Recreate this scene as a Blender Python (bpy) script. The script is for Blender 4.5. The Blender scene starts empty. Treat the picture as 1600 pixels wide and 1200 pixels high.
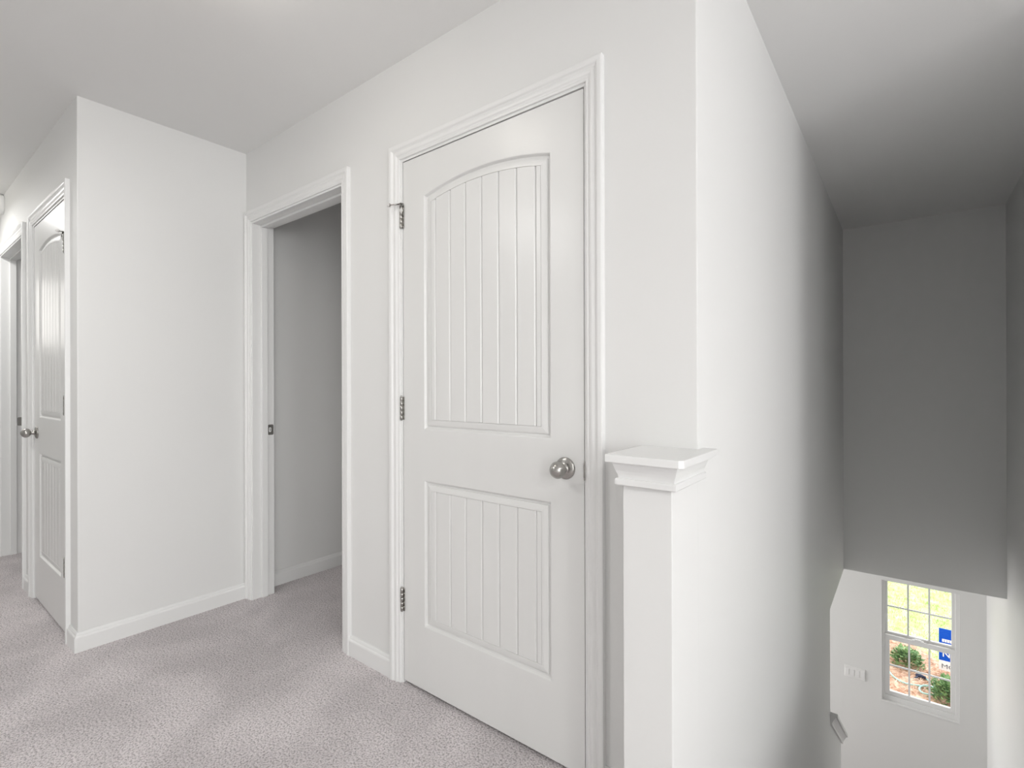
import bpy, bmesh, math, random
from mathutils import Vector, Matrix

random.seed(7)
scene = bpy.context.scene
COL = scene.collection
CE = 2.44            # ceiling height
YA = 1.30            # face of the long wall with the doors
XB = -2.87           # face of the bright wall at the left
YD = 0.577           # face of the hallway wall
XC = -0.418          # left wall of the stairwell
XR = 0.556           # right wall of the stairwell
F1 = -2.81           # lower floor
C1 = -0.37           # lower ceiling

# ------------------------------------------------------------------ camera
cam_d = bpy.data.cameras.new('camera'); cam = bpy.data.objects.new('camera', cam_d); COL.objects.link(cam)
cam_d.sensor_width = 36.0
cam_d.lens = 790.92 / 1600 * 36.0
cam_d.clip_start = 0.02
yw, pt, rl = -0.662825, 0.000709, -0.0026315
f = Vector((math.sin(yw)*math.cos(pt), math.cos(yw)*math.cos(pt), math.sin(pt)))
rt = Vector((math.cos(yw), -math.sin(yw), 0)); up = rt.cross(f)
rt2 = math.cos(rl)*rt + math.sin(rl)*up; up2 = -math.sin(rl)*rt + math.cos(rl)*up
m = Matrix((rt2, up2, -f)).transposed().to_4x4(); m.translation = Vector((0, 0, 1.167))
cam.matrix_world = m
scene.camera = cam

# ------------------------------------------------------------------ light and exposure
scene.view_settings.view_transform = 'Standard'
scene.view_settings.look = 'None'
scene.view_settings.gamma = 1.0
scene.view_settings.use_curve_mapping = False
scene.view_settings.exposure = 0.80
w = bpy.data.worlds.new('overcast_sky'); scene.world = w; w.use_nodes = True
bg = w.node_tree.nodes['Background']; bg.inputs[0].default_value = (0.93, 0.97, 1.0, 1); bg.inputs[1].default_value = 1.3

def sun(name, rot, energy, angle):
    d = bpy.data.lights.new(name, 'SUN'); d.energy = energy; d.angle = angle; d.color = (1, .97, .92)
    o = bpy.data.objects.new(name, d); o.rotation_euler = rot; COL.objects.link(o)
sun('sun', (math.radians(-48), math.radians(25), 0), 1.1, math.radians(3))

def area(name, loc, target, sx, sy, energy, color=(1, 1, 1), spread=math.pi):
    d = bpy.data.lights.new(name, 'AREA'); d.shape = 'RECTANGLE'; d.size = sx; d.size_y = sy
    d.energy = energy; d.color = color; d.spread = spread
    o = bpy.data.objects.new(name, d); o.location = loc
    o.rotation_euler = (Vector(target)-Vector(loc)).to_track_quat('-Z', 'Y').to_euler()
    COL.objects.link(o); return o
# daylight through the front window of the landing (right, behind the photographer)
area('front_window_light', (4.93, -0.1, 1.40), (0, .6, 1.15), 2.3, 1.6, 62, (0.99, 0.995, 1.0))
# unseen fill light added behind the camera to brighten the left and back walls
area('rear_fill_light', (3.0, -2.3, 1.40), (-2.6, .6, 1.4), 2.0, 1.5, 36, (0.985, 1.0, 0.995))
# daylight from the far end of the hallway
area('hall_window_light', (-7.35, -0.12, 1.95), (-4, 0.1, 1.6), 0.6, 0.7, 2.5, (1.0, 0.97, 0.93))
# lower floor window, out of sight to the left of the stairs
area('lower_room_light', (-3.5, 5.2, -1.2), (.5, 5.7, -1.3), 1.2, 1.4, 21, (1.0, 0.985, 0.97), math.radians(130))

# ------------------------------------------------------------------ materials
def mat(name, color, rough=0.5, metal=0.0, spec=0.5):
    mt = bpy.data.materials.new(name); mt.use_nodes = True
    b = mt.node_tree.nodes['Principled BSDF']
    b.inputs['Base Color'].default_value = (*color, 1); b.inputs['Roughness'].default_value = rough
    b.inputs['Metallic'].default_value = metal; b.inputs['Specular IOR Level'].default_value = spec
    return mt, mt.node_tree, b
def N(nt, t, **kw):
    n = nt.nodes.new(t)
    for k, v in kw.items():
        if hasattr(n, k): setattr(n, k, v)
        else: n.inputs[k].default_value = v
    return n
def coords(nt, scale=(1, 1, 1)):
    tc = N(nt, 'ShaderNodeTexCoord'); mp = N(nt, 'ShaderNodeMapping'); mp.inputs['Scale'].default_value = scale
    nt.links.new(tc.outputs['Object'], mp.inputs['Vector']); return mp.outputs['Vector']
def add_bump(nt, b, height, strength, dist):
    bp = N(nt, 'ShaderNodeBump', Strength=strength, Distance=dist)
    nt.links.new(height, bp.inputs['Height']); nt.links.new(bp.outputs['Normal'], b.inputs['Normal']); return bp
def paint(name, color, rough, scale=220, strength=0.12, spec=0.35, stretch=(1, 1, 1)):
    mt, nt, b = mat(name, color, rough, 0, spec)
    v = coords(nt, stretch)
    n = N(nt, 'ShaderNodeTexNoise', Scale=scale, Detail=3.0); nt.links.new(v, n.inputs['Vector'])
    add_bump(nt, b, n.outputs['Fac'], strength, 0.001)
    n2 = N(nt, 'ShaderNodeTexNoise', Scale=1.3, Detail=2.0); nt.links.new(v, n2.inputs['Vector'])
    mx = N(nt, 'ShaderNodeMix', data_type='RGBA')
    mx.inputs[6].default_value = (*[c*0.985 for c in color], 1); mx.inputs[7].default_value = (*[min(1, c*1.015) for c in color], 1)
    nt.links.new(n2.outputs['Fac'], mx.inputs[0]); nt.links.new(mx.outputs[2], b.inputs['Base Color'])
    return mt
M = {}
M['wall'] = paint('wall_paint', (0.80, 0.802, 0.792), 0.6, 160, 0.10)
M['ceiling'] = paint('ceiling_paint', (0.87, 0.872, 0.862), 0.85, 120, 0.15, 0.2)
M['trim'] = paint('trim_enamel', (0.835, 0.838, 0.83), 0.33, 60, 0.015, 0.5)
M['door'] = paint('door_enamel', (0.785, 0.787, 0.775), 0.30, 60, 0.05, 0.5, (9, 9, 0.5))
M['plastic'] = paint('white_plastic', (0.85, 0.85, 0.84), 0.35, 40, 0.02)
M['vinyl'] = paint('window_vinyl', (0.86, 0.86, 0.855), 0.4, 40, 0.01)
M['rubber'] = paint('white_rubber', (0.72, 0.71, 0.69), 0.6, 80, 0.05)
mt, nt, b = mat('brushed_nickel', (0.43, 0.42, 0.40), 0.25, 1.0)
n = N(nt, 'ShaderNodeTexNoise', Scale=60.0, Detail=3.0); nt.links.new(coords(nt, (1, 14, 1)), n.inputs['Vector']); add_bump(nt, b, n.outputs['Fac'], 0.05, 0.001)
M['nickel'] = mt
mt, nt, b = mat('dark_recess', (0.05, 0.05, 0.05), 0.6)
n = N(nt, 'ShaderNodeTexNoise', Scale=60.0); nt.links.new(coords(nt), n.inputs['Vector']); add_bump(nt, b, n.outputs['Fac'], 0.1, 0.001)
M['dark'] = mt
# carpet: pinkish grey cut pile with swept patches
mt, nt, b = mat('carpet_backing', (0.50, 0.46, 0.46), 0.95, 0, 0.05)
v = coords(nt)
n1 = N(nt, 'ShaderNodeTexNoise', Scale=150.0, Detail=3.0, Roughness=0.7); nt.links.new(v, n1.inputs['Vector'])
n2 = N(nt, 'ShaderNodeTexNoise', Scale=2.4, Detail=5.0, Roughness=0.55, Distortion=0.25); nt.links.new(v, n2.inputs['Vector'])
r1 = N(nt, 'ShaderNodeValToRGB'); nt.links.new(n1.outputs['Fac'], r1.inputs['Fac'])
r1.color_ramp.elements[0].position = 0.33; r1.color_ramp.elements[0].color = (0.44, 0.395, 0.40, 1)
r1.color_ramp.elements[1].position = 0.55; r1.color_ramp.elements[1].color = (0.99, 0.93, 0.94, 1)
mr = N(nt, 'ShaderNodeMapRange'); mr.inputs[1].default_value = 0.42; mr.inputs[2].default_value = 0.58; mr.inputs[3].default_value = 0.87; mr.inputs[4].default_value = 1.02
nt.links.new(n2.outputs['Fac'], mr.inputs[0])
vm = N(nt, 'ShaderNodeVectorMath', operation='SCALE'); nt.links.new(r1.outputs[0], vm.inputs[0]); nt.links.new(mr.outputs[0], vm.inputs[3])
nt.links.new(vm.outputs[0], b.inputs['Base Color'])
add_bump(nt, b, n1.outputs['Fac'], 1.0, 0.012)
M['carpet'] = mt
# window glass
mt = bpy.data.materials.new('window_glass'); mt.use_nodes = True; nt = mt.node_tree; nt.nodes.clear()
out = N(nt, 'ShaderNodeOutputMaterial'); tr = N(nt, 'ShaderNodeBsdfTransparent'); gl = N(nt, 'ShaderNodeBsdfGlossy', Roughness=0.02)
fr = N(nt, 'ShaderNodeFresnel', IOR=1.3); mx = N(nt, 'ShaderNodeMixShader')
nt.links.new(fr.outputs[0], mx.inputs[0]); nt.links.new(tr.outputs[0], mx.inputs[1]); nt.links.new(gl.outputs[0], mx.inputs[2]); nt.links.new(mx.outputs[0], out.inputs[0])
M['glass'] = mt
def speckle(name, c0, c1, scale, rough=0.9, bump=0.5):
    mt, nt, b = mat(name, c0, rough, 0, 0.2)
    n = N(nt, 'ShaderNodeTexNoise', Scale=scale, Detail=4.0, Roughness=0.7); nt.links.new(coords(nt), n.inputs['Vector'])
    r = N(nt, 'ShaderNodeValToRGB'); nt.links.new(n.outputs['Fac'], r.inputs['Fac'])
    r.color_ramp.elements[0].position = 0.36; r.color_ramp.elements[0].color = (*c0, 1)
    r.color_ramp.elements[1].position = 0.64; r.color_ramp.elements[1].color = (*c1, 1)
    nt.links.new(r.outputs[0], b.inputs['Base Color']); add_bump(nt, b, n.outputs['Fac'], bump, 0.02)
    return mt
M['lawn'] = speckle('lawn', (0.42, 0.55, 0.20), (0.72, 0.80, 0.46), 5)
M['blade'] = speckle('grass_blade', (0.45, 0.62, 0.18), (0.74, 0.82, 0.44), 3)
M['mulch'] = speckle('pine_straw_bed', (0.46, 0.26, 0.17), (0.86, 0.62, 0.48), 22)
M['straw'] = speckle('pine_straw', (0.55, 0.30, 0.19), (0.95, 0.72, 0.56), 9)
M['leaf'] = speckle('shrub_leaf', (0.08, 0.19, 0.07), (0.36, 0.52, 0.24), 14, 0.45, 0.1)
M['stem'] = speckle('shrub_stem', (0.20, 0.13, 0.08), (0.34, 0.24, 0.15), 30)
M['hose'] = speckle('hose_rubber', (0.38, 0.62, 0.58), (0.50, 0.74, 0.70), 20, 0.4, 0.05)
M['black'] = speckle('black_plastic', (0.02, 0.025, 0.05), (0.06, 0.07, 0.12), 30, 0.4, 0.05)
M['sign_blue'] = speckle('sign_blue', (0.0, 0.075, 0.52), (0.005, 0.095, 0.58), 3, 0.4, 0.01)
M['sign_white'] = speckle('sign_white', (0.88, 0.88, 0.88), (0.94, 0.94, 0.94), 3, 0.5, 0.01)
M['sign_ink'] = speckle('sign_ink', (0.12, 0.13, 0.16), (0.16, 0.17, 0.20), 3, 0.5, 0.01)
mt, nt, b = mat('lamp_glass', (0.9, 0.88, 0.84), 0.4); b.inputs['Emission Color'].default_value = (1, 0.95, 0.87, 1); b.inputs['Emission Strength'].default_value = 6
n = N(nt, 'ShaderNodeTexNoise', Scale=20.0); nt.links.new(coords(nt), n.inputs['Vector']); add_bump(nt, b, n.outputs['Fac'], 0.02, 0.001)
M['lamp'] = mt

# ------------------------------------------------------------------ helpers
class MB:
    def __init__(s): s.v = []; s.f = []; s.smooth = set()
    def add(s, vs, fs, smooth=False):
        o = len(s.v); s.v += [tuple(p) for p in vs]
        for q in fs:
            if smooth: s.smooth.add(len(s.f))
            s.f.append([i+o for i in q])
        return s
    def box(s, x0, x1, y0, y1, z0, z1):
        vs = [(x, y, z) for x in (x0, x1) for y in (y0, y1) for z in (z0, z1)]
        return s.add(vs, [(0, 1, 3, 2), (4, 6, 7, 5), (0, 4, 5, 1), (2, 3, 7, 6), (0, 2, 6, 4), (1, 5, 7, 3)])
    def loft(s, loops, closed=True, caps=True, smooth=False):
        n = len(loops[0]); vs = [p for L in loops for p in L]; fs = []
        for k in range(len(loops)-1):
            for i in range(n if closed else n-1):
                j = (i+1) % n; fs.append((k*n+i, k*n+j, (k+1)*n+j, (k+1)*n+i))
        s.add(vs, fs, smooth)
        if caps and closed:
            s.add(loops[0], [tuple(range(n))[::-1]]); s.add(loops[-1], [tuple(range(n))])
        return s
    def prism(s, poly, fn0, fn1):
        return s.loft([[fn0(a, b) for a, b in poly], [fn1(a, b) for a, b in poly]])
    def tube(s, pts, r, n=10, smooth=True):
        pts = [Vector(p) for p in pts]; loops = []
        for i, p in enumerate(pts):
            d = (pts[min(i+1, len(pts)-1)]-pts[max(i-1, 0)]).normalized()
            a = d.cross(Vector((0, 0, 1)));
            if a.length < 1e-3: a = d.cross(Vector((1, 0, 0)))
            a.normalize(); c = d.cross(a); rr = r[i] if isinstance(r, (list, tuple)) else r
            loops.append([p+rr*(math.cos(t)*a+math.sin(t)*c) for t in [2*math.pi*k/n for k in range(n)]])
        return s.loft(loops, smooth=smooth)
    def lathe(s, origin, axis, prof, n=32):
        # prof: (distance along axis, radius)
        o = Vector(origin); d = Vector(axis).normalized()
        a = d.cross(Vector((0, 0, 1)))
        if a.length < 1e-3: a = d.cross(Vector((1, 0, 0)))
        a.normalize(); c = d.cross(a)
        loops = [[o+d*h+r*(math.cos(t)*a+math.sin(t)*c) for t in [2*math.pi*k/n for k in range(n)]] for h, r in prof]
        return s.loft(loops, smooth=True)
    def build(s, name, material, parent=None, bevel=0, autosmooth=False):
        me = bpy.data.meshes.new(name); me.from_pydata(s.v, [], s.f)
        for i in s.smooth: me.polygons[i].use_smooth = True
        bm = bmesh.new(); bm.from_mesh(me)
        bmesh.ops.remove_doubles(bm, verts=bm.verts, dist=1e-6)
        bmesh.ops.recalc_face_normals(bm, faces=bm.faces)
        if autosmooth:
            for e in bm.edges:
                if len(e.link_faces) == 2 and e.calc_face_angle(0) > math.radians(35): e.smooth = False
        bm.to_mesh(me); bm.free()
        me.materials.append(material)
        o = bpy.data.objects.new(name, me); COL.objects.link(o)
        if parent: o.parent = parent
        if bevel:
            bv = o.modifiers.new('bevel', 'BEVEL'); bv.width = bevel; bv.segments = 2; bv.limit_method = 'ANGLE'; bv.angle_limit = math.radians(40)
        return o
def ring(mb, x0, x1, z0, z1, l, r, b, t, y0, y1):
    o = [(x0, z0), (x1, z0), (x1, z1), (x0, z1)]; i = [(x0+l, z0+b), (x1-r, z0+b), (x1-r, z1-t), (x0+l, z1-t)]
    P = lambda pts, y: [(x, y, z) for x, z in pts]
    return mb.loft([P(o, y0), P(i, y0), P(i, y1), P(o, y1), P(o, y0)], caps=False)
def tag(o, label=None, cat=None, group=None, kind=None):
    if label: o['label'] = label
    if cat: o['category'] = cat
    if group: o['group'] = group
    if kind: o['kind'] = kind
    return o
def empty(name, loc=(0, 0, 0), rz=0):
    o = bpy.data.objects.new(name, None); o.location = loc; o.rotation_euler = (0, 0, rz); o.empty_display_size = 0.1
    COL.objects.link(o); return o
def structure(o, label, cat='wall'): return tag(o, label, cat, None, 'structure')
def bevel_edges(o, test, wdt, seg=3):
    bm = bmesh.new(); bm.from_mesh(o.data)
    es = [e for e in bm.edges if all(test(v.co) for v in e.verts)]
    bmesh.ops.bevel(bm, geom=es, offset=wdt, segments=seg, affect='EDGES', profile=0.5)
    bm.to_mesh(o.data); bm.free()
near = lambda a, b: abs(a-b) < 1e-4

# ------------------------------------------------------------------ room shell
T = 0.115
O1 = (-1.557, -0.744, 2.039)      # door opening 1 (left, right, head)
O2 = (-2.800, -1.966, 2.045)
O3 = (-3.779, -3.060, 2.039)
O4 = (-4.880, -4.070, 2.045)
def notched(x0, x1, openings, top=CE):
    pts = [(x0, 0)]
    for a, c, h in sorted(openings): pts += [(a-.02, 0), (a-.02, h+.02), (c+.02, h+.02), (c+.02, 0)]
    return pts + [(x1, 0), (x1, top), (x0, top)]
# back wall with doors 1 and 2
structure(MB().prism(notched(-2.985, XC-T, [O1, O2]), lambda a, b: (a, YA, b), lambda a, b: (a, YA+T, b)).build('wall_back', M['wall']),
          'long off-white wall with the two-panel door and the open doorway')
# hallway wall with doors 3 and 4, ending in the outside corner
o = MB().prism(notched(-7.5, XB, [O3, O4]), lambda a, b: (a, YD, b), lambda a, b: (a, YD+T, b)).build('wall_hallway', M['wall'])
bevel_edges(o, lambda c: near(c.x, XB) and near(c.y, YD), .004)
structure(o, 'hallway wall at far left with a narrow door and a farther opening')
structure(MB().box(XB-T, XB, YD+T, YA, 0, CE).build('wall_left', M['wall']), 'plain off-white wall between the hallway corner and the open doorway')
YR = 2.3   # the stairwell's right wall rises above the landing from here
# stairwell left wall: full height above, stops at the lower ceiling, then a half wall beside the stairs
SL = .737
def kz(y): return -1.595-.004-(y-4.735)*SL
poly = [(YA, CE), (YA, 0), (1.12, 0), (1.12, F1), (4.735, F1), (4.735, kz(4.735)), (4.045, kz(4.045)), (4.045, C1), (5.0, C1), (5.0, CE)]
o = MB().prism(poly, lambda a, b: (XC-T, a, b), lambda a, b: (XC, a, b)).build('wall_stair_left', M['wall'])
bevel_edges(o, lambda c: near(c.x, XC) and near(c.y, YA) and c.z >= 0, .004)
structure(o, 'tall off-white wall along the left of the stairwell')
structure(MB().box(XC-T, XR+T, 5.0, 5.0+T, C1, CE).build('wall_stair_header', M['wall']), 'grey shaded wall high at the end of the stairwell')
structure(MB().box(XR, XR+T, 1.0, YR, F1, 0).box(XR, XR+T, YR, 6.19, F1, CE).build('wall_stair_right', M['wall']), 'wall at the right edge of the stairwell')
structure(MB().box(XR+T, 5.0, YR, YR+T, 0, CE).build('wall_front_return', M['wall']), 'landing wall to the right of the stairwell')
# window wall on the lower floor
WX0, WX1, WZ0, WZ1, YW = -0.203, 0.374, -1.957, -0.772, 6.187
mb = MB().box(-4.0, WX0, YW, YW+.16, F1, C1).box(WX1, XR+T, YW, YW+.16, F1, C1).box(WX0, WX1, YW, YW+.16, F1, WZ0).box(WX0, WX1, YW, YW+.16, WZ1, C1)
structure(mb.build('wall_lower_back', M['wall']), 'lower floor wall with the window and switch plate')
structure(MB().box(-4.0-T, -4.0, 3.9-T, YW+.16, F1, C1).build('wall_lower_left', M['wall']), 'lower room side wall out of sight')
structure(MB().box(-4.0, XC-T, 3.9-T, 3.9, F1, C1).build('wall_lower_front', M['wall']), 'lower room wall behind the half wall')
structure(MB().box(-4.1, XR+T, .9, YW+.16, F1-.1, F1).build('floor_lower', M['carpet']), 'lower floor carpet', 'floor')
structure(MB().box(-4.1, XC-T, 3.8, YW+.16, C1, C1+.12).box(XC-T, XR+T, 5.0+T, YW+.16, C1, C1+.12).build('ceiling_lower', M['ceiling']), 'lower floor ceiling beyond the stairwell', 'ceiling')
structure(MB().box(XC-T, XR+T, 1.0, 1.12, F1, -.3).build('wall_under_landing', M['wall']), 'wall below the landing edge')
# outer landing and hallway walls
structure(MB().box(5.0, 5.0+T, -2.4, YR+T, 0, CE).build('wall_right', M['wall']), 'landing wall far right behind the camera')
structure(MB().box(-2.6, 5.0+T, -2.4-T, -2.4, 0, CE).build('wall_front', M['wall']), 'landing wall behind the camera')
structure(MB().box(-2.6-T, -2.6, -2.4-T, -.55, 0, CE).build('wall_landing_left', M['wall']), 'short landing wall left of the camera')
structure(MB().box(-7.5, -2.6, -.55-T, -.55, 0, CE).build('wall_hallway_front', M['wall']), 'hallway wall opposite the narrow door')
structure(MB().box(-7.5-T, -7.5, -.6, YD+T, 0, CE).build('wall_hallway_end', M['wall']), 'end wall of the hallway')
# closets behind the openings
structure(MB().box(-2.905-T, -2.905, YA+T, 2.3, 0, CE).build('wall_closet_left', M['wall']), 'shaded closet wall seen through the open doorway')
structure(MB().box(-2.905, XC-T, 2.3, 2.3+T, 0, CE).build('wall_closet_back', M['wall']), 'closet back wall')
structure(MB().box(-1.82, -1.74, YA+T, 2.3, 0, CE).build('wall_closet_right', M['wall']), 'closet right wall')
structure(MB().box(-5.30, -5.20, YD+T, 2.9, 0, CE).build('wall_far_room_left', M['wall']), 'wall inside the farthest opening')
structure(MB().box(-5.30, -2.905-T, 2.9, 3.0, 0, CE).build('wall_far_room_back', M['wall']), 'back wall inside the farthest opening')
structure(MB().box(-3.98, -3.88, YD+T, 2.9, 0, CE).build('wall_far_room_right', M['wall']), 'partition behind the narrow door')
# upper floor and ceiling
mb = MB().box(-7.6, 5.1, -2.5, 1.12, -.3, 0).box(-7.6, XC-T, 1.12, 3.4, -.3, 0).box(XR+T, 5.1, 1.12, YR+T, -.3, 0)
structure(mb.build('floor', M['carpet']), 'pinkish grey cut-pile carpet of the landing', 'floor')
structure(MB().box(-7.6, 5.1, -2.5, 6.4, CE, CE+.1).build('ceiling', M['ceiling']), 'flat off-white ceiling', 'ceiling')

# ------------------------------------------------------------------ doors
CAS = [(0, 0), (0, .0075), (.002, .009), (.006, .0095), (.009, .008), (.013, .0095), (.017, .0125), (.023, .0135), (.029, .012), (.032, .0105),
       (.036, .013), (.039, .0165), (.043, .018), (.053, .018), (.0565, .0165), (.057, .014), (.057, 0)]
def casing(parent, op, y0, sgn=1, reveal=.0095):
    a, c, h = op; a -= reveal-.001; c += reveal-.001; h += reveal-.001
    Y = lambda q: y0-sgn*q
    for nm, f0, f1 in (('side_casing', lambda u, q: (a-u, Y(q), 0), lambda u, q: (a-u, Y(q), h+u)),
                       ('side_casing', lambda u, q: (c+u, Y(q), 0), lambda u, q: (c+u, Y(q), h+u)),
                       ('head_casing', lambda u, q: (a-u, Y(q), h+u), lambda u, q: (c+u, Y(q), h+u))):
        MB().prism(CAS, f0, f1).build(nm, M['trim'], parent)
def frame(parent, op, y0, stop=None):
    a, c, h = op; e = .019
    y1 = y0+T+.002; y0 = y0-.002
    MB().box(a-e, a, y0, y1, 0, h).box(c, c+e, y0, y1, 0, h).box(a-e, c+e, y0, y1, h, h+e).build('jamb', M['trim'], parent, bevel=.0015)
    if stop is not None:
        s0, s1 = y0+stop, y0+stop+.034; t = .011
        MB().box(a, a+t, s0, s1, 0, h-t).box(c-t, c, s0, s1, 0, h-t).box(a, c, s0, s1, h-t, h).build('door_stop', M['trim'], parent, bevel=.002)

def door_leaf(parent, x0, x1, y0, hinge):
    """two-panel arch-top plank door, face at y0 towards -y"""
    zb, zt = .014, 2.035; xc = (x0+x1)/2; hw = (x1-x0)/2-.1165; th = .035
    R = 1.10; zc = 1.919-R
    def outline(d, panel, nseg=20):
        xs = [(-(hw-d))+(2*(hw-d))*k/nseg for k in range(nseg+1)]
        z0 = .252 if panel == 0 else .997
        bot = [(xc-(hw-d), z0+d), (xc+(hw-d), z0+d)]
        if panel == 0: top = [(xc+x, .806-d) for x in reversed(xs)]
        else: top = [(xc+x, zc+math.sqrt((R-d)**2-x*x)) for x in reversed(xs)]
        return bot+top
    mb = MB()
    P = lambda pts, y: [(x, y, z) for x, z in pts]
    L, Rr = xc-hw, xc+hw
    def face(pts, y=y0): mb.add(P(pts, y), [tuple(range(len(pts)))])
    up = outline(0, 1); lo = outline(0, 0)
    face([(x0, zb), (L, zb), (L, zt), (x0, zt)]); face([(Rr, zb), (x1, zb), (x1, zt), (Rr, zt)])
    face([(L, zb), (Rr, zb), lo[1], lo[0]]); face([(L, .806), (Rr, .806), up[1], up[0]])
    arch = up[2:]
    for i in range(len(arch)-1):
        p, q = arch[i], arch[i+1]; face([q, p, (p[0], zt), (q[0], zt)])
    lt = lo[2:]
    prof = [(0, 0), (.0025, .0008), (.0055, .0055), (.0075, .0098), (.0115, .0108), (.0145, .0102), (.0160, .0062), (.020, .0048), (.030, .0030), (.0375, .0024), (.0385, .0080)]
    for p in (0, 1):
        mb.loft([P(outline(d, p), y0+h) for d, h in prof], caps=False)
        face(outline(prof[-1][0], p), y0+.0082)
    for a, c in (((x0, zb), (x1, zb)), ((x1, zb), (x1, zt)), ((x1, zt), (x0, zt)), ((x0, zt), (x0, zb))):
        mb.add([(a[0], y0, a[1]), (c[0], y0, c[1]), (c[0], y0+th, c[1]), (a[0], y0+th, a[1])], [(0, 1, 2, 3)])
    mb.add([(x0, y0+th, zb), (x1, y0+th, zb), (x1, y0+th, zt), (x0, y0+th, zt)], [(0, 1, 2, 3)])
    leaf = mb.build('door_leaf', M['door'], parent)
    # planks of the two panels
    inn = hw-.0385; pitch = .0755*(hw/.286)
    g = [-inn]+[k*pitch for k in range(-3, 4)]+[inn]
    for p in (0, 1):
        zbot = (.252 if p == 0 else .997)+.0385
        ztop = (lambda x: .806-.0385) if p == 0 else (lambda x: zc+math.sqrt((R-.0385)**2-x*x))
        for k in range(len(g)-1):
            a, c = g[k], g[k+1]; cw = .0042
            ca = 0 if k == 0 else cw; cc = 0 if k == len(g)-2 else cw
            ss = [(a+.0003, .0078 if ca else .0030), (a+.0005+ca, .0030), ((2*a+c)/3, .0030), ((a+2*c)/3, .0030), (c-.0005-cc, .0030), (c-.0003, .0078 if cc else .0030)]
            cols = [(xc+x, y0+h) for x, h in ss]+[(xc+c-.0004, y0+.0100), (xc+a+.0004, y0+.0100)]
            l0 = [(x, y, zbot) for x, y in cols]
            l1 = [(x, y, ztop(x-xc)) for x, y in cols]
            MB().loft([l0, l1]).build('plank', M['door'], leaf)
    return leaf
def hinge(parent, x, y0, zc, side, pinstop=False):
    """knuckle proud of the face at the joint x; side=+1: leaf lies to +x of it"""
    mb = MB(); r = .0062; h = .0445; yk = y0-.0065
    for k in range(5):
        a = zc-h+k*2*h/5+.0006; c = zc-h+(k+1)*2*h/5-.0006
        mb.lathe((x, yk, a), (0, 0, 1), [(0, r*.85), (.0006, r), (c-a-.0006, r), (c-a, r*.85)], 14)
    mb.box(x-.002 if side > 0 else x-.011, x+.011 if side > 0 else x+.002, y0-.0022, y0-.0002, zc-h, zc+h)
    mb.box(x-.004, x+.004, y0-.004, y0+.0, zc-h, zc+h)
    o = mb.build('hinge', M['nickel'], parent)
    MB().lathe((x, yk, zc-h-.003), (0, 0, 1), [(0, .002), (.001, .0042), (2*h+.004, .0042), (2*h+.007, .0035), (2*h+.008, .001)], 14).build('hinge_pin', M['nickel'], o)
    if pinstop:
        s = side; z = zc+h+.004
        m2 = MB().box(min(x-.012*s, x+.010*s), max(x-.012*s, x+.010*s), yk-.008, yk+.006, z, z+.003)
        m2.tube([(x-.008*s, yk-.004, z+.0015), (x-.022*s, yk-.020, z-.002), (x-.034*s, yk-.030, z-.004)], .0028, 8)
        m2.lathe((x-.030*s, yk-.027, z-.0035), (-s*.8, -.6, 0), [(0, .004), (.001, .0065), (.004, .0065), (.005, .004)], 12)
        m2.tube([(x+.006*s, yk-.004, z+.0015), (x+.006*s, yk-.010, z-.010), (x+.007*s, yk-.008, z-.026)], .0026, 8)
        st = m2.build('hinge_pin_stop', M['nickel'], parent)
        mr_ = MB().lathe((x-.0335*s, yk-.0297, z-.004), (-s*.8, -.6, 0), [(0, .005), (.002, .007), (.007, .0065), (.009, .003)], 12)
        mr_.lathe((x+.007*s, yk-.010, z-.026), (0, 1, 0), [(0, .003), (.001, .0065), (.008, .0065), (.0095, .005)], 12)
        mr_.build('rubber_bumper', M['rubber'], st)
def knob(parent, x, y0, z):
    MBk = MB().lathe((x, y0, z), (0, -1, 0), [(0, .001), (0, .0335), (.003, .0335), (.0055, .032), (.008, .027), (.010, .018), (.0112, .0135), (.016, .0115), (.022, .0100), (.026, .0105)], 40)
    k = MBk.build('knob_rosette', M['nickel'], parent)
    pr = [(.024, .0095), (.027, .0135), (.031, .0190), (.036, .0232), (.042, .0252), (.048, .0250), (.054, .0222), (.060, .0172), (.064, .0118), (.0665, .006), (.067, .0006)]
    MB().lathe((x, y0, z), (0, -1, 0), pr, 40).build('door_knob', M['nickel'], parent)

# door 1: closed two-panel door in the middle
d1 = structure(empty('door_1', (0, 0, 0)), 'closed white arch-top two-panel plank door with a nickel knob on its right', 'door')
frame(d1, O1, YA, stop=.040); casing(d1, O1, YA)
door_leaf(d1, -1.5535, -0.7475, YA+.001, -1)
for i, z in enumerate((1.823, 1.075, .328)): hinge(d1, -1.558, YA, z, 1, i == 0)
knob(d1, -0.812, YA+.001, .914)
MB().box(-.7455, -.7425, YA-.006, YA+.02, .885, .941).box(-.7455, -.7435, YA-.008, YA-.004, .893, .933).build('strike_plate', M['nickel'], d1, bevel=.001)
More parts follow.
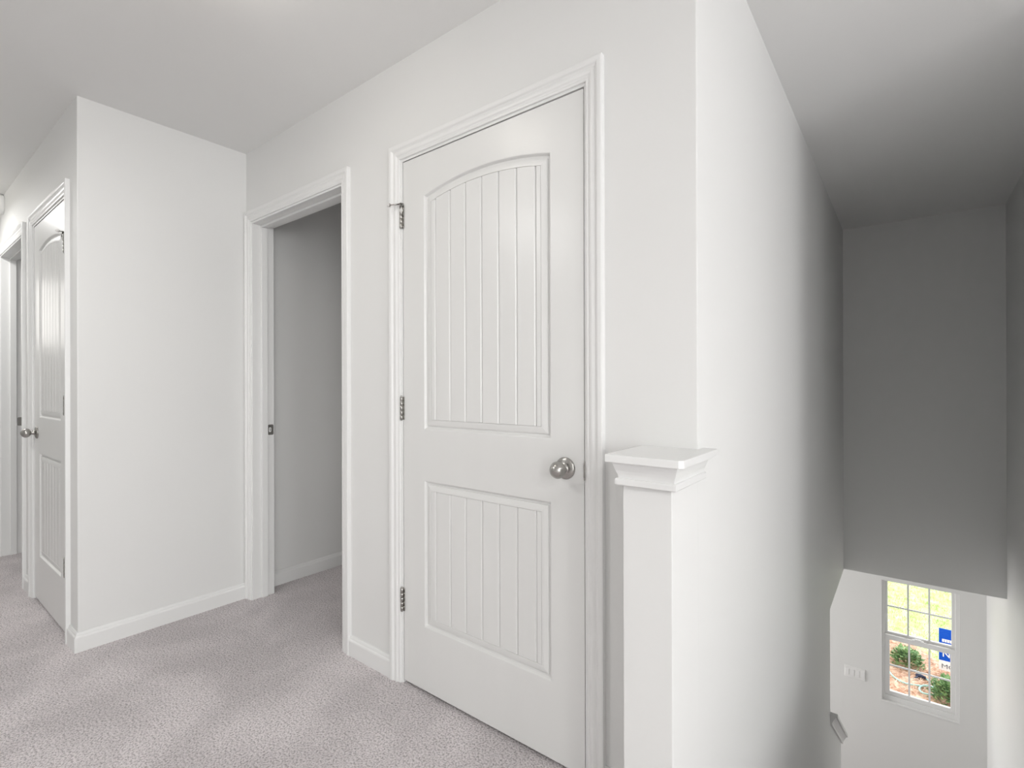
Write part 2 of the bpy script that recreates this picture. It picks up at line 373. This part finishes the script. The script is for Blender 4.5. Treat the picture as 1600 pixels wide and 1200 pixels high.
# door 2: open doorway (the leaf is out of sight)
d2 = structure(empty('door_2'), 'open white doorway with a nickel strike plate and no door in view', 'door')
frame(d2, O2, YA, stop=.046); casing(d2, O2, YA)
mb = MB()
def rrect(x, yc, zc_, hy, hz, r, t):
    pts = []
    for cy, cz, a0 in ((hy-r, hz-r, 0), (-(hy-r), hz-r, 90), (-(hy-r), -(hz-r), 180), (hy-r, -(hz-r), 270)):
        for k in range(5):
            a = math.radians(a0+k*22.5); pts.append((yc+cy+r*math.cos(a), zc_+cz+r*math.sin(a)))
    return [[(x, p, q) for p, q in pts], [(x+t, p, q) for p, q in pts]]
mb.loft(rrect(O2[0], YA+.097, .918, .0155, .0285, .006, .0016))
sp = mb.build('strike_plate', M['nickel'], d2)
MB().loft(rrect(O2[0]+.0008, YA+.093, .918, .0065, .0125, .004, .0012)).build('latch_hole', M['plastic'], sp)
MB().box(O2[0]+.0018, O2[0]+.0024, YA+.092, YA+.0955, .910, .926).build('latch_slot', M['dark'], sp)
# door 3: narrow closed door in the hallway
d3 = structure(empty('door_3'), 'narrow closed white arch-top door in the hallway with a knob on its left', 'door')
frame(d3, O3, YD, stop=.040); casing(d3, O3, YD)
door_leaf(d3, -3.7755, -3.0635, YD+.001, 1)
for i, z in enumerate((1.823, 1.075, .328)): hinge(d3, -3.059, YD, z, -1, i == 0)
knob(d3, -3.711, YD+.001, .914)
# door 4: farthest opening
d4 = structure(empty('door_4'), 'farthest open white doorway at the left edge', 'door')
frame(d4, O4, YD, stop=.046); casing(d4, O4, YD)
MB().loft(rrect(O4[0], YD+.097, .918, .0155, .0285, .006, .0016)).build('strike_plate', M['nickel'], d4)

# ------------------------------------------------------------------ baseboards
BB = [(0, 0), (.014, 0), (.014, .062), (.0125, .067), (.0085, .071), (.0080, .075), (.0060, .080), (.0045, .083), (0, .083)]
def base(name, f0, f1, label):
    structure(MB().prism(BB, f0, f1).build(name, M['trim']), label, 'baseboard')
ca = .0085+.057
base('baseboard_left', lambda u, z: (XB+u, YD-u, z), lambda u, z: (XB+u, YA-.0, z), 'white baseboard along the plain left wall')
base('baseboard_back', lambda u, z: (O2[1]+ca, YA-u, z), lambda u, z: (O1[0]-ca, YA-u, z), 'short white baseboard between the open doorway and the closed door')
base('baseboard_back_right', lambda u, z: (O1[1]+ca, YA-u, z), lambda u, z: (XC-T, YA-u, z), 'stub of white baseboard right of the closed door')
base('baseboard_hallway', lambda u, z: (O3[1]+ca, YD-u, z), lambda u, z: (XB+u, YD-u, z), 'stub of white baseboard wrapping the hallway corner')
base('baseboard_hallway_far', lambda u, z: (O4[1]+ca, YD-u, z), lambda u, z: (O3[0]-ca, YD-u, z), 'sliver of white baseboard between the two hallway openings')
base('baseboard_hallway_end', lambda u, z: (-7.5, YD-u, z), lambda u, z: (O4[0]-ca, YD-u, z), 'white baseboard past the farthest doorway')
base('baseboard_closet', lambda u, z: (-2.905+u, YA+T, z), lambda u, z: (-2.905+u, 2.3, z), 'white baseboard on the shaded closet wall')
base('baseboard_landing_right', lambda u, z: (XR+.0, YR-u, z), lambda u, z: (5.0, YR-u, z), 'baseboard stub beside the stairwell')

# ------------------------------------------------------------------ half wall post with cap
px0, px1, py0 = -.538, XC, 1.12
post = tag(empty('half_wall_post', ((px0+px1)/2, py0, 0)), 'square white half-wall post with a moulded cap at the top of the stairs', 'post')
def rel(mb): mb.v = [(x-(px0+px1)/2, y-py0, z) for x, y, z in mb.v]; return mb
sh = rel(MB().box(px0, px1, py0, YA, 0, .99)).build('shaft', M['wall'], post); bevel_edges(sh, lambda c: near(c.y, 0), .002)
# cap board: overhangs the shaft and wraps a little past the wall corner
bx0, bx1, by0 = -.566, -.380, 1.081; ch = .009; zt_, zb_ = 1.001, .983
pl = [(bx0, YA), (bx0, by0), (bx1-ch, by0), (bx1, by0+ch), (bx1, YA+.036), (bx1-.006, YA+.042), (XC, YA+.042), (XC, YA)]
cb = rel(MB().prism(pl, lambda a, b: (a, b, zb_), lambda a, b: (a, b, zt_))).build('cap_board', M['trim'], post, bevel=.0012)
cr = [(0, .006), (.0, .0120), (.002, .0140), (.013, .0140), (.0155, .0125), (.0165, .0085), (.019, .0080), (.026, .0095), (.034, .0130), (.042, .0155), (.048, .0175), (.051, .0180), (.0525, .0190), (.0565, .0190), (.0565, 0), (0, 0)]
loops = []
for dz, u in cr:
    z = zb_-.0565+dz
    loops.append([(px0-u, YA, z), (px0-u, py0-u, z), (px1+u, py0-u, z), (px1+u, YA+.016+u*.6, z), (px1, YA+.016+u*.6, z)])
rel_mb = MB(); rel_mb.loft(loops, closed=False, caps=False); rel(rel_mb).build('crown_moulding', M['trim'], post)

# ------------------------------------------------------------------ staircase
st = tag(empty('staircase', (0, 1.2, 0)), 'carpeted stairs going down between the two stairwell walls', 'stairs', kind='structure')
nr = 15; rise = -F1/nr; run = .254
for k in range(nr-1):
    y = 1.12+run*k; z = -rise*(k+1)
    mb = MB().box(XC, XR, y-1.2, y+run-1.2, max(F1, z-.30), z)
    mb.build('step', M['carpet'], st, bevel=.01)
# sloping cap of the lower half wall
g = empty('half_wall_cap', (XC, 4.045, kz(4.045))); g['label'] = 'sloping white moulded cap on the lower half wall'; g.parent = bpy.data.objects['wall_stair_left']
y1c = 4.735+.035
def slp(poly):   # poly in (x outward, height above the wall top, normal to slope approximated vertically)
    return MB().prism(poly, lambda a, b: (a, 0, b), lambda a, b: (a, y1c-4.045, b-(y1c-4.045)*SL))
slp([(-T-.03, .000), (.042, .000), (.042, .024), (-T-.03, .024)]).build('cap_board', M['trim'], g)
for s in (0,):
    slp([(0, -.062), (.012, -.062), (.012, -.045), (.018, -.030), (.028, -.012), (.032, -.004), (.032, 0), (0, 0)]).build('bed_moulding', M['trim'], g)
    slp([(-T, -.062), (-T-.012, -.062), (-T-.012, -.045), (-T-.018, -.030), (-T-.028, -.012), (-T-.028, 0), (-T, 0)]).build('bed_moulding', M['trim'], g)

# ------------------------------------------------------------------ switch plate
swp = tag(empty('switch_plate', (-.425, YW, -1.768)), 'white four-gang light switch plate on the lower wall left of the window', 'switch')
MB().box(-.088, .088, -.006, 0, -.058, .058).build('plate', M['plastic'], swp, bevel=.003)
for k in range(4):
    xk = -.0665+k*.0443
    rk = MB().box(xk-.016, xk+.016, -.0095, -.004, -.0325, .0325).build('rocker', M['vinyl'], swp, bevel=.0015)

# ------------------------------------------------------------------ window
w1 = structure(empty('window_1', (0, 0, 0)), 'white double-hung window with twelve panes on the lower floor', 'window')
yf0, yf1 = YW+.030, YW+.13
fx0, fx1, fz0, fz1 = -.157-.030, .320+.036, -1.868-.05, -.797+.004
ring(MB(), WX0, WX1, WZ0, WZ1, .020, .028, .050, .012, YW+.03, YW+.13).build('frame', M['vinyl'], w1, bevel=.002)
MB().box(WX0-.003, WX1+.003, YW-.006, YW+.029, WZ0-.006, WZ0+.004).build('sill', M['vinyl'], w1, bevel=.002)
def sash(x0, x1, z0, z1, y0, y1, rl, rr, rb, rtp):
    s = ring(MB(), x0, x1, z0, z1, rl, rr, rb, rtp, y0, y1).build('sash', M['vinyl'], w1, bevel=.002)
    gx0, gx1, gz0, gz1 = x0+rl, x1-rr, z0+rb, z1-rtp; ym = (y0+y1)/2; mw = .0075
    for k in (1, 2):
        x = gx0+(gx1-gx0)*k/3; MB().box(x-mw, x+mw, ym-.006, ym+.006, gz0, gz1).build('muntin', M['vinyl'], s)
    zm = (gz0+gz1)/2; MB().box(gx0, gx1, ym-.0055, ym+.0055, zm-mw*.9, zm+mw*.9).build('muntin', M['vinyl'], s)
    for i in range(3):
        for j in range(2):
            a = gx0+(gx1-gx0)*i/3+(mw if i else 0); c = gx0+(gx1-gx0)*(i+1)/3-(mw if i < 2 else 0)
            e = gz0 if j == 0 else zm+mw*.9; h = zm-mw*.9 if j == 0 else gz1
            MB().box(a, c, ym-.0015, ym+.0015, e, h).build('glass_pane', M['glass'], s)
    return s
sash(-.183, .346, -1.345, -.784, YW+.085, YW+.115, .024, .024, .045, .012)
lo = sash(-.183, .346, -1.907, -1.318, YW+.045, YW+.078, .040, .034, .038, .045)
MB().box(.03, .12, YW+.038, YW+.062, -1.318, -1.309).box(.05, .10, YW+.034, YW+.056, -1.312, -1.298).build('sash_lock', M['vinyl'], w1, bevel=.003)

# ------------------------------------------------------------------ smoke detector and ceiling lamp
sd = tag(empty('smoke_detector', (-4.76, YD, 2.375)), 'round white smoke detector high on the hallway wall at the left edge', 'smoke detector')
MB().lathe((0, 0, 0), (0, -1, 0), [(0, .001), (0, .064), (.014, .064), (.018, .060), (.032, .054), (.038, .045), (.040, .02), (.040, .001)], 36).build('housing', M['plastic'], sd)
for loc, watt, lab in (((-1.52, .56, CE), 0, 'round flush ceiling light above the landing in front of the closed door'), ((-4.56, .05, CE), 5.5, 'round flush ceiling light in the hallway'), ((1.75, -.40, CE), 14, 'round flush ceiling light at the right of the landing behind the camera'), ((-2.15, -.42, CE), 6.5, 'added round flush fill light, unseen, at the mouth of the hallway')):  # the one at the hallway mouth is added to brighten the left side
    cl = tag(empty('ceiling_light', loc), lab, 'ceiling light')
    MB().lathe((0, 0, 0), (0, 0, -1), [(0, .001), (0, .14), (.02, .14), (.024, .13)], 40).build('base', M['nickel'], cl)
    MB().lathe((0, 0, -.022), (0, 0, -1), [(0, .001), (0, .13), (.03, .125), (.055, .10), (.07, .055), (.074, .001)], 40).build('lamp_shade', M['lamp'], cl)
    if watt: area('lamp_light', (loc[0], loc[1], CE-.12), (loc[0], loc[1]+.001, 0), .24, .24, watt, (1, .997, .985))

# ------------------------------------------------------------------ garden outside
GZ = -3.20
def zg(y): return GZ+max(0, (y-11))*.02
edge = [(-8, 11.25), (-.9, 11.2), (-.283, 11.16), (-.12, 11.10), (.094, 10.75), (.27, 10.52), (.526, 10.23), (1.0, 9.8), (2.2, 9.4), (8, 9.2)]
mb = MB().add([(-25, 6.35, GZ-.012), (25, 6.35, GZ-.012), (25, 11.5, GZ-.012), (-25, 11.5, GZ-.012), (25, 45, GZ+.6), (-25, 45, GZ+.6)], [(0, 1, 2, 3), (3, 2, 4, 5)])
lawn = structure(mb.build('ground_lawn', M['lawn']), 'bright green lawn outside the window', 'lawn')
pts = [(-8, 6.35)]+edge+[(8, 6.35)]
mb = MB(); mb.prism(pts, lambda a, b: (a, b, GZ-.05), lambda a, b: (a, b, GZ+.012*0+max(0, b-6.35)*.0)); 
structure(mb.build('ground_mulch_bed', M['mulch']), 'orange-brown pine straw bed outside the window', 'garden bed')
def edge_y(x):
    for (a, ya), (c, yc) in zip(edge, edge[1:]):
        if a <= x <= c: return ya+(yc-ya)*(x-a)/(c-a)
    return 10
mb = MB()
for _ in range(9000):
    x = random.uniform(-1.6, 2.4); y = random.uniform(8.2, 11.2)
    if y > edge_y(x)+.05: continue
    a = random.uniform(0, math.pi); L = random.uniform(.05, .13); z = GZ+random.uniform(.002, .03)
    dx, dy = math.cos(a)*L/2, math.sin(a)*L/2; wx, wy = -math.sin(a)*.0035, math.cos(a)*.0035; tz = random.uniform(-.02, .02)
    mb.add([(x-dx-wx, y-dy-wy, z-tz), (x+dx-wx, y+dy-wy, z+tz), (x+dx+wx, y+dy+wy, z+tz+.003), (x-dx+wx, y-dy+wy, z-tz+.003)], [(0, 1, 2, 3)])
tag(mb.build('pine_straw', M['straw']), 'loose pine straw needles covering the garden bed', 'mulch', kind='stuff')
mb = MB()
for _ in range(16000):
    x = random.uniform(-2.2, 3.0); y = random.uniform(9.6, 15.0)
    if y < edge_y(x)+random.uniform(-.08, .05): continue
    a = random.uniform(0, 6.28); h = random.uniform(.03, .07); lx, ly = random.uniform(-.03, .03), random.uniform(-.03, .03); z = GZ-.012+max(0, y-11.5)*.0183
    mb.add([(x-.006*math.cos(a), y-.006*math.sin(a), z), (x+.006*math.cos(a), y+.006*math.sin(a), z), (x+lx, y+ly, z+h)], [(0, 1, 2)])
tag(mb.build('grass', M['blade']), 'short grass blades of the lawn beyond the straw bed', 'grass', kind='stuff')

def shrub(x, y, r, h, n, label, seed):
    rnd = random.Random(seed); s = tag(empty('shrub', (x, y, GZ)), label, 'shrub')
    mb = MB()
    for k in range(9):
        a = k*.7; mb.tube([(0, 0, 0), (math.cos(a)*r*.3, math.sin(a)*r*.3, h*.4), (math.cos(a)*r*.7, math.sin(a)*r*.7, h*.75)], [.008, .006, .003], 6)
    mb.build('stems', M['stem'], s)
    mb = MB()
    for _ in range(n):
        a = rnd.uniform(0, 6.283); e = rnd.uniform(0, 1.45); q = rnd.uniform(.45, 1)
        p = Vector((math.cos(a)*math.cos(e)*r*q, math.sin(a)*math.cos(e)*r*q, .02+math.sin(e)*h*q))
        d = Vector((math.cos(a)*.8+rnd.uniform(-.6, .6), math.sin(a)*.8+rnd.uniform(-.6, .6), rnd.uniform(.1, 1.1))).normalized()
        sdv = d.cross(Vector((0, 0, 1))).normalized(); nn = sdv.cross(d)
        L = rnd.uniform(.045, .075); wd = L*.38
        mb.add([p, p+d*L*.35+sdv*wd, p+d*L, p+d*L*.35-sdv*wd, p+d*L*.5-nn*.006], [(0, 1, 4), (1, 2, 4), (2, 3, 4), (3, 0, 4)])
    tag(mb.build('foliage', M['leaf'], s), kind='stuff')
shrub(-.02, 9.92, .22, .24, 520, 'low round green shrub in the straw bed, farther one seen in the left panes', 3)
shrub(.46, 9.12, .24, .30, 700, 'leafy green shrub at the lower right corner of the window view', 5)
def hosept(x, y): return (x, y, GZ+.022)
hp = [(-1.2, 9.9), (-.6, 9.85), (-.32, 9.68), (-.236, 9.536), (-.171, 9.39), (-.08, 9.303), (.008, 9.290), (.153, 9.345), (.261, 9.40), (.369, 9.46), (.45, 9.46), (.50, 9.38), (.45, 9.30), (.303, 9.36), (.22, 9.38), (.150, 9.31), (.125, 9.20), (.156, 9.121), (.232, 9.125), (.303, 9.18), (.42, 9.3), (.7, 9.5), (1.4, 9.7)]
def smooth(pts, n=6):
    out = []; P_ = [pts[0]]+pts+[pts[-1]]
    for i in range(1, len(P_)-2):
        p0, p1, p2, p3 = [Vector(P_[j]) for j in (i-1, i, i+1, i+2)]
        for k in range(n):
            t = k/n; out.append(.5*((2*p1)+(-p0+p2)*t+(2*p0-5*p1+4*p2-p3)*t*t+(-p0+3*p1-3*p2+p3)*t**3))
    return out+[Vector(P_[-1])]
pp = smooth([hosept(*q) for q in hp]); mb = MB()
mb.tube([(p.x, p.y, p.z+.012*(i > 70)) for i, p in enumerate(pp)], .012, 8)
mb.tube(smooth([hosept(*q) for q in [(.085, 9.80), (.137, 9.71), (.20, 9.62), (.25, 9.55)]]), .012, 8)
tag(mb.build('garden_hose', M['hose']), 'pale teal garden hose looping over the straw bed', 'hose')
hn = tag(empty('hose_nozzle', (.15, 9.60, GZ)), 'small black hose nozzle lying on the straw beside the hose', 'nozzle')
MB().tube([(-.06, .01, .04), (.0, 0, .045), (.055, -.01, .04)], [.020, .028, .018], 12).build('barrel', M['black'], hn)
MB().tube([(-.02, 0, .04), (-.055, -.05, .03), (-.085, -.085, .02)], [.013, .011, .012], 8).build('handle', M['black'], hn)

# yard sign
YS = 10.0
sg = tag(empty('yard_sign', (.368, YS, GZ)), 'blue and white yard sign behind the right panes of the window', 'sign')
SW = .46
MB().box(0, SW, 0, .012, .17, .669).build('sign_panel', M['sign_blue'], sg)
MB().box(0, SW, -.001, .013, .045, .192).build('white_band', M['sign_white'], sg)
for xs in (.03, SW-.034): MB().box(xs, xs+.004, .004, .008, 0, .08).build('wire_stake', M['nickel'], sg)
def text(s, x, z, size, material, parent, ext=.0015, sx=1, bold=.012):
    c = bpy.data.curves.new('lettering', 'FONT'); c.body = s; c.size = size; c.extrude = ext; c.offset = size*bold
    o = bpy.data.objects.new('lettering', c); COL.objects.link(o)
    dg = bpy.context.evaluated_depsgraph_get(); me = bpy.data.meshes.new_from_object(o.evaluated_get(dg))
    bpy.data.objects.remove(o); o = bpy.data.objects.new('lettering', me); COL.objects.link(o)
    me.materials.clear(); me.materials.append(material)
    o.parent = parent; o.location = (x, -.003, z); o.rotation_euler = (math.pi/2, 0, 0); o.scale = (sx, 1, 1)
    return o
mb = MB()
for k in range(5): mb.box(.036+k*.030, .036+k*.030+.025, -.003, 0, .475, .512)
mb.box(.036, .19, -.003, 0, .510, .518).box(.040, .23, -.003, 0, .444, .455)
mb.build('logo_bars', M['sign_white'], sg)
text('NO', .036, .254, .125, M['sign_white'], sg, sx=1.0)
text('MO', .026, .080, .090, M['sign_ink'], sg, sx=1.15, bold=-.006)
